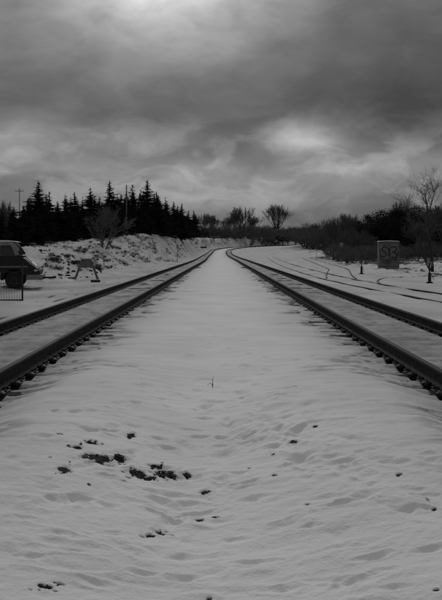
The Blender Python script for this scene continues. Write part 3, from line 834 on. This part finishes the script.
def bare_tree(px, top, base, d, mesh, w, label, group=None, name='bare_tree', sink=0.0):
    x = at(px, d); z = gz(x, d) - sink; h = zat(top, d) - z
    return place_tree('b', name, mesh, x, d, h, w, label, 'tree', group, z)
bare_tree(103, 203, 244, 66, PALE, 1.0, 'pale bare multi-stemmed tree standing before the conifers on the left bank')
bare_tree(6, 197, 250, 58, BT[1], .38, 'thin bare tree at the left edge behind the van')
far = [(204, 212, 300, 1, 1.0, 'bare tree where the conifer stand ends, beyond the curve'), (213, 214, 330, 2, 1.1, 'second small bare tree right of the conifer stand'),
       (226, 216, 340, 0, 1.2, 'low bare tree directly above the vanishing tracks'), (242, 205, 345, 1, 1.15, 'tall spreading bare tree left of the round crowned one'),
       (252, 215, 370, 2, 1.1, 'small bare tree squeezed left of the round crowned tree'), (277, 203, 350, 2, 1.15, 'round crowned bare tree standing tallest beyond the curve'),
       (234, 210, 360, 0, 1.0, 'slim bare tree just left of the tall spreading one'), (296, 226, 330, 1, 1.3, 'low bare tree just right of the round crowned one'), (316, 222, 240, 0, 1.2, 'bare tree at the left end of the right hand brush')]
for (px, top, d, k, w, l) in far: bare_tree(px, top, 238, d, BT[k], w, l, 'bare trees beyond the curve')

def shrub(px, top, d, k, w, label, group):
    x = at(px, d); z = gz(x, d); h = max(.6, zat(top, d) - z)
    place_tree('s', 'bare_shrub', SH[k], x, d, h, w, label, 'shrub', group, z)
# far scrub below the bare trees
for i in range(26):
    px = 196 + i * 5.2 + random.uniform(-2, 2); d = random.uniform(300, 375) if px < 300 else random.uniform(190, 260)
    shrub(px, random.uniform(222, 230), d, i % 3, random.uniform(1.3, 1.9), 'grey scrub in the low far hedge below the bare trees', 'far scrub beyond the curve')
# dark hedge between the far snow and the bare trees
for i in range(24):
    px = 199 + i * 6.0 + random.uniform(-2, 2); d = random.uniform(318, 345) if px < 306 else random.uniform(215, 240)
    x = at(px, d); z = gz(x, d); h = max(2.0, zat(random.uniform(226, 231), d) - z)
    place_tree('l', 'hedge_bush', LF[i % 2], x, d, h, random.uniform(1.1, 1.5), 'dark rounded bush in the hedge line closing the far snow', 'bush', 'hedge closing the far snow', z)
# brush along the right side
for i, (px, top, d, w) in enumerate([(334, 217, 92, 1.0), (345, 211, 96, 1.1), (353, 214, 104, 1.0), (362, 218, 98, 1.0), (371, 216, 112, .9), (398, 200, 110, .9), (442, 200, 84, .9)]):
    bare_tree(px, top, 250, d, BT[i % 3], w, 'upright bare tree in the thicket, ' + ORD[i] + ' from its left end', 'bare trees in the right thicket')
for i in range(20):
    px = 330 + i * 6.0 + random.uniform(-2, 2); d = random.uniform(85, 125)
    shrub(px, np.interp(px, [320, 345, 370, 400, 445], [231, 222, 228, 218, 216]) + random.uniform(-4, 6), d, i % 3, random.uniform(.9, 1.3), 'tall leafless brush in the thicket behind the cabinet', 'thicket behind the cabinet')
for i in range(18):
    px = 338 + i * 6.2 + random.uniform(-2, 2); d = random.uniform(68, 86)
    shrub(px, random.uniform(239, 247), d, i % 3, random.uniform(1.3, 2.0), 'low leafless brush along the front of the right thicket', 'low brush fronting the right thicket')
x = at(378, 96); place_tree('l', 'evergreen_tree', LF[0], x, 96, zat(207, 96) - gz(x, 96), 1.2, 'black round evergreen showing above the brush left of the cabinet', 'tree', None)
for i, (px, top, d, k, w, l) in enumerate([(397, 207, 100, 1, 1.4, 'dark full evergreen directly above the cabinet roof'), (412, 203, 104, 0, 1.5, 'dark full evergreen behind the forked bare tree, left side'),
                                   (428, 205, 98, 1, 1.4, 'dark full evergreen behind the upper trunk of the forked bare tree'), (446, 213, 92, 0, 1.4, 'dark full evergreen cut by the right edge')]):
    x = at(px, d); place_tree('l', 'evergreen_tree', LF[k], x, d, zat(top, d) - gz(x, d), w, l, 'tree', 'dark evergreens behind the cabinet')

# forked bare tree on the right
def forked_tree():
    x, y = at(431, 40), 40.0; z = gz(x, y)
    t = empty('bare_tree', (x, y, z)); tag(t, 'forked bare tree with leaning trunks at the right edge', 'tree')
    rs = random.Random(5); tb, cb = MB(), MB()
    k = 40 / F
    def pt(px, py, dy=0): return Vector(((px - 431) * k, dy, zat(py, y) - z))
    def limb(ps, r0, r1):
        nonlocal tb
        for i in range(len(ps) - 1):
            a = r0 + (r1 - r0) * i / (len(ps) - 1); b_ = r0 + (r1 - r0) * (i + 1) / (len(ps) - 1)
            tb.tube(ps[i], ps[i + 1], a, b_, 7, False)
    L1 = [pt(431, 271), pt(427, 262, .1), pt(423, 248, .15), pt(416, 232, .2), pt(411, 220, .3), pt(407, 210, .3)]
    L2 = [pt(434, 272, .2), pt(433, 255, .2), pt(430, 238, .1), pt(428, 220, 0), pt(427, 205, -.1), pt(425, 196, -.1)]
    L3 = [pt(428, 222, 0), pt(433, 205, .3), pt(437, 192, .4)]
    limb(L1, .085, .028); tb.build('trunk', BARK, t); tb = MB(); limb(L2, .10, .03); limb(L3, .04, .02)
    def twig(p, d, L, r, lev):
        n = 3
        for i in range(n):
            d2 = (d + Vector((rs.gauss(0, .2), rs.gauss(0, .2), rs.gauss(0, .1) + .04))).normalized(); q = p + d2 * L / n
            cb.tube(p, q, r, r * .8, 3, False); p, d, r = q, d2, r * .8
            if lev < 4 and rs.random() < .85:
                u, w = frame_from(d); a = rs.uniform(0, 6.28); s = rs.uniform(.35, .8)
                twig(p, (d * math.cos(s) + (u * math.cos(a) + w * math.sin(a)) * math.sin(s)).normalized(), L * rs.uniform(.5, .75), max(.0045, r * .62), lev + 1)
        if lev == 4 and rs.random() < .25: cb.box(p, (.022, .016, .022), Matrix.Rotation(rs.uniform(0, 3), 3, 'X'))
    for ps, a0 in ((L1, 2), (L2, 2), (L3, 1)):
        for i in range(a0, len(ps)):
            for j in range(8 if i < len(ps) - 1 else 11):
                a = rs.uniform(0, 6.28); d = (Vector((math.cos(a) * .6, math.sin(a) * .6, rs.uniform(.5, 1.1)))).normalized()
                twig(ps[i], d, rs.uniform(.6, 1.0), .015, 1)
    for nm, b, m in (('trunk', tb, BARK), ('crown', cb, TWIG)): b.build(nm, m, t)
forked_tree()

# dry brush clumps on the left bank
def clump_spots(n, x0, x1, y0, y1, lmin_near, lmin_far, ymax):
    out = []
    while len(out) < n:
        px = np.array([random.uniform(x0, x1) for _ in range(60)]); py = np.array([random.uniform(y0, y1) for _ in range(60)])
        for a, c in zip(px, py):
            x, y = ray_ground(a, c)
            L = -station([x], [y])[1][0]
            if L < (lmin_near if y < 80 else lmin_far) or y > ymax: continue
            if gnoise(np.array([x / 3]), np.array([y / 6]), 400)[0] < 0.05 and random.random() < .8: continue
            out.append((x, y))
            if len(out) >= n: break
    return out
b = MB(); spots = clump_spots(300, 46, 205, 232, 272, 8.2, 6.2, 300) + clump_spots(110, 190, 285, 234, 246, 6, 5.6, 420)
for (x, y), z in zip(spots, ground(*np.array(spots).T)[0]):
    z = float(z); sc = random.uniform(.18, .5) * (1 if y < 70 else 1.6 if y < 180 else 2.4)
    for j in range(16):
        a = random.uniform(0, 6.28); d = Vector((math.cos(a) * random.uniform(.3, 1.6), math.sin(a) * random.uniform(.3, 1.6), random.uniform(.4, 1))).normalized()
        p = Vector((x + random.gauss(0, .12) * (1 + (y > 150)), y + random.gauss(0, .12), z - .05))
        q = p + d * sc * random.uniform(.5, 1); b.tube(p, q, .012 + .004 * (y > 70) + .012 * (y > 180), .004, 3, False)
        for q2 in range(2):
            b.tube(p.lerp(q, random.uniform(.3, .8)), p.lerp(q, .7) + Vector((random.gauss(0, .12), random.gauss(0, .12), random.uniform(0, .12))), .007, .004, 3, False)
tag(b.build('dry_brush', BRUSH), 'dark dry brush poking through the snow of the left bank', 'brush', kind='stuff')

# snowed-over rubble on the near left bank: dark lumps of stone and wood
b = MB(); n_ = 0
while n_ < 170:
    px = random.uniform(40, 135); py = random.uniform(243, 278); x, y = ray_ground(px, py)
    L = -station([x], [y])[1][0]
    if L < 7.4: continue
    n_ += 1
    vs, fs = random.choice(small); r = random.uniform(.05, .15); rot = Matrix.Rotation(random.uniform(0, 6), 3, 'Z') @ Matrix.Rotation(random.uniform(-.4, .4), 3, 'X')
    zz = gz(x, y); st = random.choice([1, 1, 2.4])
    b.add([rot @ Vector((p.x * r * st, p.y * r, p.z * r * .6)) + Vector((x, y, zz)) for p in vs], fs)
tag(b.build('rubble', STONE), 'dark rubble half covered by snow on the near left bank', 'rubble', kind='stuff')

# ------------------------------------------------------------------ poles, posts and signs
def utility_pole(px, top, d, label, arm=True, r=.11):
    x = at(px, d); z = gz(x, d); h = zat(top, d) - z
    t = empty('utility_pole', (x, d, z)); tag(t, label, 'pole')
    b = MB(); b.tube((0, 0, -.2), (0, 0, h), r, r * .75, 10); b.build('post', POLEM, t, True)
    if arm:
        b = MB(); b.box((0, -.12, h - .45), (1.1, .06, .06)); a = b.build('crossarm', POLEM, t)
        for k in (-.55, -.2, .2, .55):
            b = MB(); b.tube((k, -.12, h - .395), (k, -.12, h - .27), .028, .028, 8); b.tube((k, -.12, h - .33), (k, -.12, h - .30), .045, .045, 8); b.build('insulator', GALV, a)
    else:
        b = MB(); b.tube((0, 0, h), (0, 0, h + .06), r * .8, r * .3, 10); b.build('cap', GALV, t)
        b = MB(); b.box((0.0, -r - .01, h * .35), (.16, .03, .3)); b.build('plate', GALV, t)
utility_pole(127, 185, 90, 'slim plain utility pole rising in front of the conifers', arm=False, r=.10)
utility_pole(20, 188, 88, 'distant utility pole with crossarm left of the tallest conifer', arm=True, r=.06)

def post_sign(px, top, base_d, label, w, h, plate, m=SIGNM, name='marker_post', r=.035):
    x = at(px, base_d); z = gz(x, base_d); H = zat(top, base_d) - z
    t = empty(name, (x, base_d, z)); tag(t, label, 'sign post')
    b = MB(); b.tube((0, 0, -.2), (0, 0, H), r, r, 8); b.build('post', GALV, t, True)
    if plate:
        b = MB(); b.box((0, -r - .012, H - h / 2), (w, .02, h)); p = b.build('plate', m, t, bevel=.006)
        b = MB()
        for zz in (-h * .3, h * .3): b.tube((0, -r - .024, H - h / 2 + zz), (0, -r - .03, H - h / 2 + zz), .014, .014, 6)
        b.build('bolt', STEEL, p)
post_sign(178, 245, 79, 'thin grey marker post beside the left track before the curve', .22, .45, True, GREYP)
post_sign(342, 243, 74, 'pale sign on a short post before the right brush', .34, .5, True)
post_sign(246, 236, 262, 'small distant marker post above the far curve of the tracks', .4, .6, True, GREYP, r=.06)
post_sign(317, 246, 100, 'thin stake in the snow left of the pale sign', .1, .2, False, r=.03)

def switch_stand(px, py, top, label, tgt):
    x, y = ray_ground(px, py); z = gz(x, y); H = zat(top, y) - z
    t = empty('switch_stand', (x, y, z)); tag(t, label, 'switch stand', 'switch stands by the sidings')
    b = MB(); b.box((0, 0, .03), (.25, .16, .06)); b.build('base', SLEEPER, t, bevel=.01)
    b = MB(); b.box((0, 0, .26), (.12, .12, .40), taper=.95); b.tube((0, 0, .42), (0, 0, .56), .045, .03, 8); b.build('housing', STEEL, t, bevel=.015)
    b = MB(); b.tube((.05, -.1, .42), (.15, -.12, .14), .012, .011, 6); b.build('lever', STEEL, t)
    b = MB(); b.tube((0, 0, .5), (0, 0, H), .026, .022, 8); b.build('mast', STEEL, t)
    if tgt:
        b = MB(); b.box((0, 0, H - .08), (.26, .015, .2)); b.build('target', GREYP, t)
switch_stand(362, 274, 249, 'dark switch stand with thin mast left of the graffitied cabinet', False)
switch_stand(430, 283, 262, 'dark switch stand in front of the forked bare tree', True)

# ------------------------------------------------------------------ equipment cabinet with graffiti
def cabinet():
    x, y = ray_ground(390, 269); z = gz(x, y)
    k = y / F; W, H = 20 * k, 27 * k
    t = empty('equipment_cabinet', (x, y + .4, z), R(-6)); tag(t, 'grey steel trackside equipment cabinet sprayed with dark graffiti', 'cabinet')
    b = MB(); b.box((0, 0, .04), (W * .96, .86, .2)); b.build('plinth', GREYP, t)
    b = MB(); b.box((0, 0, .12 + (H - .2) / 2), (W, .9, H - .2)); b.build('housing', CABINETM, t, bevel=.012)
    b = MB(); b.prism([(-W / 2 - .05, H - .09), (W / 2 + .05, H - .09), (W / 2 + .05, H - .03), (0, H + .015), (-W / 2 - .05, H - .03)], -.5, .5); r_ = b.build('roof', CABINETM, t)
    b = MB(); b.prism([(-W / 2 - .03, H - .025), (0, H + .02), (W / 2 + .03, H - .025), (W / 2 - .1, H + .035), (0, H + .07), (-W / 2 + .1, H + .035)], -.47, .47); b.build('snow_cover', SNOWCAP, r_)
    for s in (-1, 1):
        b = MB(); b.box((s * W * .245, -.462, .14 + (H - .3) / 2), (W * .46, .022, H - .34)); d = b.build('door', CABINETM, t, bevel=.006)
        b = MB(); b.box((s * .06, -.482, H * .5), (.03, .03, .16)); b.build('handle', STEEL, d)
        for hz in (.35, H - .45):
            b = MB(); b.tube((s * (W * .475), -.476, hz), (s * (W * .475), -.476, hz + .12), .014, .014, 6); b.build('hinge', STEEL, d)
    # spray-painted letters: flat strokes on the doors
    b = MB()
    def stroke(pts, w=.075):
        P = [Vector((p[0] * W, p[1] * H)) for p in pts]
        for i in range(len(P) - 1):
            a, c = P[i], P[i + 1]; d = (c - a).normalized(); n = Vector((-d.y, d.x)) * w / 2; e = d * w * .35
            off = -.4765 - .0004 * (i % 3) - .0012 * (len(b.f) % 4)
            q = [a - e - n, c + e - n, c + e + n, a - e + n]
            b.add([(p.x, off, p.y) for p in q], [(0, 1, 2, 3)])
    stroke([(-.13, .76), (-.26, .80), (-.36, .73), (-.33, .64), (-.18, .58), (-.14, .48), (-.24, .40), (-.37, .44)])
    stroke([(-.07, .78), (.0, .60), (.0, .42)]); stroke([(.08, .79), (.0, .60)])
    stroke([(.12, .78), (.30, .79), (.38, .72), (.24, .60), (.38, .50), (.30, .40), (.14, .42)]); stroke([(.15, .60), (.26, .60)])
    stroke([(-.40, .34), (-.1, .31), (.1, .35), (.40, .30)], .05); stroke([(-.38, .22), (-.05, .18), (.2, .22)], .04)
    stroke([(-.44, .70), (-.42, .50), (-.44, .36)], .05); stroke([(-.30, .86), (-.10, .84), (.05, .87)], .035); stroke([(.30, .33), (.43, .45), (.44, .62)], .045); stroke([(-.2, .27), (0, .26), (.16, .28)], .06)
    b.build('graffiti', GRAF, t)
cabinet()

# ------------------------------------------------------------------ A-frame trestle, plank
def trestle():
    x, y = ray_ground(87, 279); z = gz(x, y); k = y / F
    TR = mat('greyed_trestle_timber', 0.12, 0.9, 0.4, 14, 0.4, 40, spec=0.1)
    t = empty('wooden_trestle', (x, y, z), R(8)); tag(t, 'dark A-frame timber trestle with snow on its top board', 'trestle')
    H = 19 * k; hb = 11.5 * k; ht = 4.2 * k
    for yy in (-.22, .22):
        for s in (-1, 1):
            a = Vector((s * hb, yy * 1.5, -.05)); c = Vector((s * ht, yy * .6, H))
            d = (c - a); ang = math.atan2(d.x, d.z)
            b = MB(); b.box((a + c) / 2, (.085, .05, d.length), Matrix.Rotation(ang, 3, 'Y')); b.build('leg', TR, t, bevel=.005)
        b = MB(); zt, zb = H - .01, H - 7.2 * k
        wt, wb = ht - .0, ht + (hb - ht) * (7.2 * k / H)
        b.prism([(-wb, zb), (wb, zb), (wt, zt), (-wt, zt)], yy * .85 - .055 * (1 if yy < 0 else -1), yy * .85 - .03 * (1 if yy < 0 else -1)); b.build('panel', TR, t)
    b = MB(); b.box((0, 0, H + .03), (2 * ht + .1, .42, .06)); tp = b.build('top_board', TR, t, bevel=.006)
    b = MB(); b.prism([(-ht - .03, H + .062), (ht + .03, H + .062), (ht, H + .12), (0, H + .14), (-ht, H + .115)], -.19, .19); b.build('snow_cover', SNOWCAP, tp, bevel=.015)
    b = MB(); b.box((-hb - .12, -.2, .05), (.35, .18, .14), Matrix.Rotation(.3, 3, 'Z')); b.build('foot_block', TR, t, bevel=.02)
trestle()
x, y = ray_ground(96, 282); b = MB(); b.box((0, 0, .05), (.42, .16, .10), Matrix.Rotation(.35, 3, 'Z')); tag(b.build('timber_plank', SLEEPER, loc=(x, y, gz(x, y)), bevel=.008), 'short dark plank lying on snow at the foot of the trestle', 'plank')

# dark timber piles on the far bank
def pile(px, py, d, L, rz, label, n=4):
    x = at(px, d); z = gz(x, d); t = empty('timber_pile', (x, d, z), rz); tag(t, label, 'timber pile')
    i = 0
    for row in range(2):
        for k in range(n - row):
            b = MB(); b.box((random.uniform(-.1, .1), (k - (n - row - 1) / 2) * .3, .14 + row * .27 + .1), (L * random.uniform(.93, 1), .26, .26)); b.build('timber', SLEEPER, t, bevel=.015); i += 1
    b = MB()
    b.box((0, 0, .64 + .1), (L * .7, .5, .06)); b.build('snow_cover', SNOWCAP, t, bevel=.02)
pile(202, 244, 228, 4.4, R(-40), 'dark timber pile on the far left bank, nearer the track')
pile(216, 241, 285, 7.0, R(-12), 'long dark timber pile on the far bank, higher and further')

# ------------------------------------------------------------------ parked van at the left edge
def van():
    x, y = at(42, 24.0), 24.0
    zg = zat(288, 24.0)
    t = empty('parked_van', (x, y, zg), R(12)); tag(t, 'parked dark van with pale cab top, cut by the left edge', 'van')
    W = 1.75
    y0, y1 = 0.0, W            # near side at y0
    def arch(cx, r, n=9): return [(cx + r * math.cos(math.pi * i / n), .30 + r * math.sin(math.pi * i / n)) for i in range(n + 1)]
    wf, wr = -.99, -3.35
    body = [(-.06, .34), (-.06, .62), (-.16, .74), (-.40, .92), (-.66, 1.14), (-.80, 1.22), (-4.25, 1.22), (-4.28, .40)]
    body += [(wr - .42, .34)] + arch(wr, .40)[::-1] + [(wr + .42, .34), (wf - .42, .34)] + arch(wf, .40)[::-1] + [(wf + .42, .34)]
    b = MB(); b.prism(body, y0, y1); b.build('body', DARKP, t, bevel=.045)
    for wx in (wf, wr):
        b = MB()
        ps = [(wx + .43 * math.cos(math.pi * i / 12), .30 + .43 * math.sin(math.pi * i / 12)) for i in range(13)]
        for i in range(12): b.tube((ps[i][0], y0 - .012, ps[i][1]), (ps[i + 1][0], y0 - .012, ps[i + 1][1]), .03, .03, 6)
        b.build('wheel_arch_trim', RUBBER, t, True)
    b = MB(); b.box((-2.3, y0 - .012, .80), (3.6, .024, .05)); b.build('side_trim', GALV, t, bevel=.008)
    b = MB(); b.box((-.20, y0 - .006, .66), (.12, .02, .07)); b.build('indicator_lamp', SIGNM, t, bevel=.008)
    b = MB(); b.prism([(-.22, .80), (-.42, .955), (-.60, 1.10), (-.60, 1.125), (-.42, .985), (-.24, .83)], y0 + .35, y1 - .2); b.build('hood_snow', SNOWCAP, t)
    cabp = [(-.64, 1.20), (-.72, 1.27), (-.93, 1.62), (-1.02, 1.70), (-1.15, 1.735), (-4.15, 1.735), (-4.24, 1.66), (-4.25, 1.21)]
    b = MB(); b.prism(cabp, y0 + .04, y1 - .04); b.build('cab', WHITEP, t, bevel=.03)
    for (a, c) in ((-.98, -1.46), (-1.58, -2.6), (-2.72, -4.05)):
        sl_ = .14 if a > -1 else 0
        b = MB(); b.prism([(a, 1.27), (a - sl_, 1.57), (c, 1.57), (c, 1.27)], y0 + .028, y0 + .05); g = b.build('side_window', GLASS, t)
        b = MB()
        for p, q in (((a, 1.26), (c, 1.26)), ((a - sl_, 1.58), (c, 1.58)), ((a + .01, 1.26), (a - sl_ + .01, 1.58)), ((c, 1.26), (c, 1.58))):
            b.tube((p[0], y0 + .025, p[1]), (q[0], y0 + .025, q[1]), .012, .012, 5)
        b.build('window_frame', STEEL, g)
    b = MB(); b.add([(-.705, y0 + .16, 1.275), (-.705, y1 - .16, 1.275), (-.915, y1 - .2, 1.615), (-.915, y0 + .2, 1.615), (-.695, y0 + .16, 1.275), (-.695, y1 - .16, 1.275), (-.905, y1 - .2, 1.615), (-.905, y0 + .2, 1.615)],
                    [(0, 1, 2, 3), (4, 7, 6, 5), (0, 4, 5, 1), (1, 5, 6, 2), (2, 6, 7, 3), (3, 7, 4, 0)]); b.build('windscreen', GLASS, t)
    b = MB(); b.tube((-.62, y0 + .3, 1.20), (-.38, y0 + .5, .98), .018, .014, 6); b.build('wiper', GALV, t)
    b = MB(); b.prism([(-1.50, .36), (-1.48, 1.18), (-2.45, 1.18), (-2.45, .36)], y0 - .012, y0 + .012); d = b.build('door', DARKP, t, bevel=.006)
    b = MB(); b.box((-2.28, y0 - .03, .98), (.16, .03, .035)); b.build('handle', GALV, d, bevel=.008)
    b = MB(); b.prism([(-1.47, .30), (-1.45, .60), (-2.95, .60), (-2.93, .30)], y0 - .028, y0 - .014); b.build('rocker_panel', WHITEP, t, bevel=.004)
    b = MB(); b.box((-2.2, W / 2, .62), (3.7, W - .5, .6)); b.build('underbody', RUBBER, t)
    b = MB(); b.box((-.04, W / 2, .40), (.16, W + .06, .20)); bm_ = b.build('bumper', GREYP, t, bevel=.03)
    b = MB(); b.prism([(.02, .31), (.02, .50), (-.52, .50), (-.56, .31)], y0 - .035, y0 + .02); b.build('bumper_corner', GREYP, bm_, bevel=.015)
    b = MB(); b.box((.25, .3, .38), (.5, .07, .07)); b.box((.46, .3, .39), (.12, .16, .09)); b.box((.05, .3, .38), (.1, .3, .1)); b.build('tow_bar', STEEL, t, bevel=.008)
    for yy in (y0 + .25, y1 - .25):
        b = MB(); b.tube((-.09, yy, .62), (-.03, yy, .61), .10, .10, 16); b.build('headlight', GALV, t, bevel=.01)
    b = MB(); b.box((-.05, W / 2, .61), (.03, .8, .14)); b.build('grille', STEEL, t)
    b = MB(); b.prism([(-.86, 1.72), (-1.0, 1.735), (-4.1, 1.74), (-4.1, 1.79), (-1.2, 1.785), (-1.02, 1.765)], y0 + .1, y1 - .1); b.build('snow_cover', SNOWCAP, t, bevel=.015)
    b = MB(); b.tube((-.72, y0 - .10, 1.24), (-.74, y0 - .10, 1.40), .07, .07, 8); b.tube((-.75, y0 + .05, 1.25), (-.73, y0 - .1, 1.3), .012, .012, 5); b.build('mirror', STEEL, t)
    for wx in (wf, wr):
        for yy, s in ((y0 + .10, -1), (y1 - .10, 1)):
            w = empty('wheel', (wx, yy, .30)); w.parent = t
            n = 24; prof = [(.18, -.085), (.28, -.10), (.315, -.07), (.32, 0), (.315, .07), (.28, .10), (.18, .085)]
            vs, fs = [], []
            for i in range(n):
                a = 2 * math.pi * i / n
                for (r_, u) in prof: vs.append((r_ * math.cos(a), u, r_ * math.sin(a)))
            m_ = len(prof)
            for i in range(n):
                for j in range(m_): fs.append((i * m_ + j, ((i + 1) % n) * m_ + j, ((i + 1) % n) * m_ + (j + 1) % m_, i * m_ + (j + 1) % m_))
            b = MB(); b.add(vs, fs); b.build('tyre', RUBBER, w, True)
            b = MB(); b.tube((0, s * .02, 0), (0, s * .06, 0), .185, .18, 20); b.tube((0, s * .06, 0), (0, s * .09, 0), .07, .05, 12)
            for q in range(5):
                a = q * 1.2566; b.tube((.11 * math.cos(a), s * .06, .11 * math.sin(a)), (.11 * math.cos(a), s * .075, .11 * math.sin(a)), .014, .014, 6)
            b.build('rim', STEEL, w)
van()

# ------------------------------------------------------------------ wire fence at the left edge
def fence():
    x, y = ray_ground(23, 300.5); z = gz(x, y); k = y / F
    t = empty('wire_fence', (x, y, z), R(4)); tag(t, 'low wire mesh fence panel with dark end post, before the van', 'fence')
    H = 36 * k; Wd = 2.4
    for px in (0, -Wd):
        b = MB(); b.tube((px, 0, -.25), (px, 0, H), .026, .026, 8); p = b.build('post', STEEL, t, True)
        b = MB(); b.tube((px, 0, H), (px, 0, H + .025), .03, .012, 8); b.build('cap', STEEL, p)
    for zz in (.02, H * .48, H * .80):
        b = MB(); b.tube((0, 0, zz), (-Wd, 0, zz), .009 if zz > .1 else .022, .009 if zz > .1 else .022, 6); b.build('rail', STEEL, t)
    b = MB(); b.tube((0, 0, 0), (0, 0, H * .80), .0042, .0042, 5, False); wm = b.mesh('wire', STEEL)
    for i in range(1, int(Wd / .075)): link('wire', wm, t, (-i * .075, 0, .02))
fence()
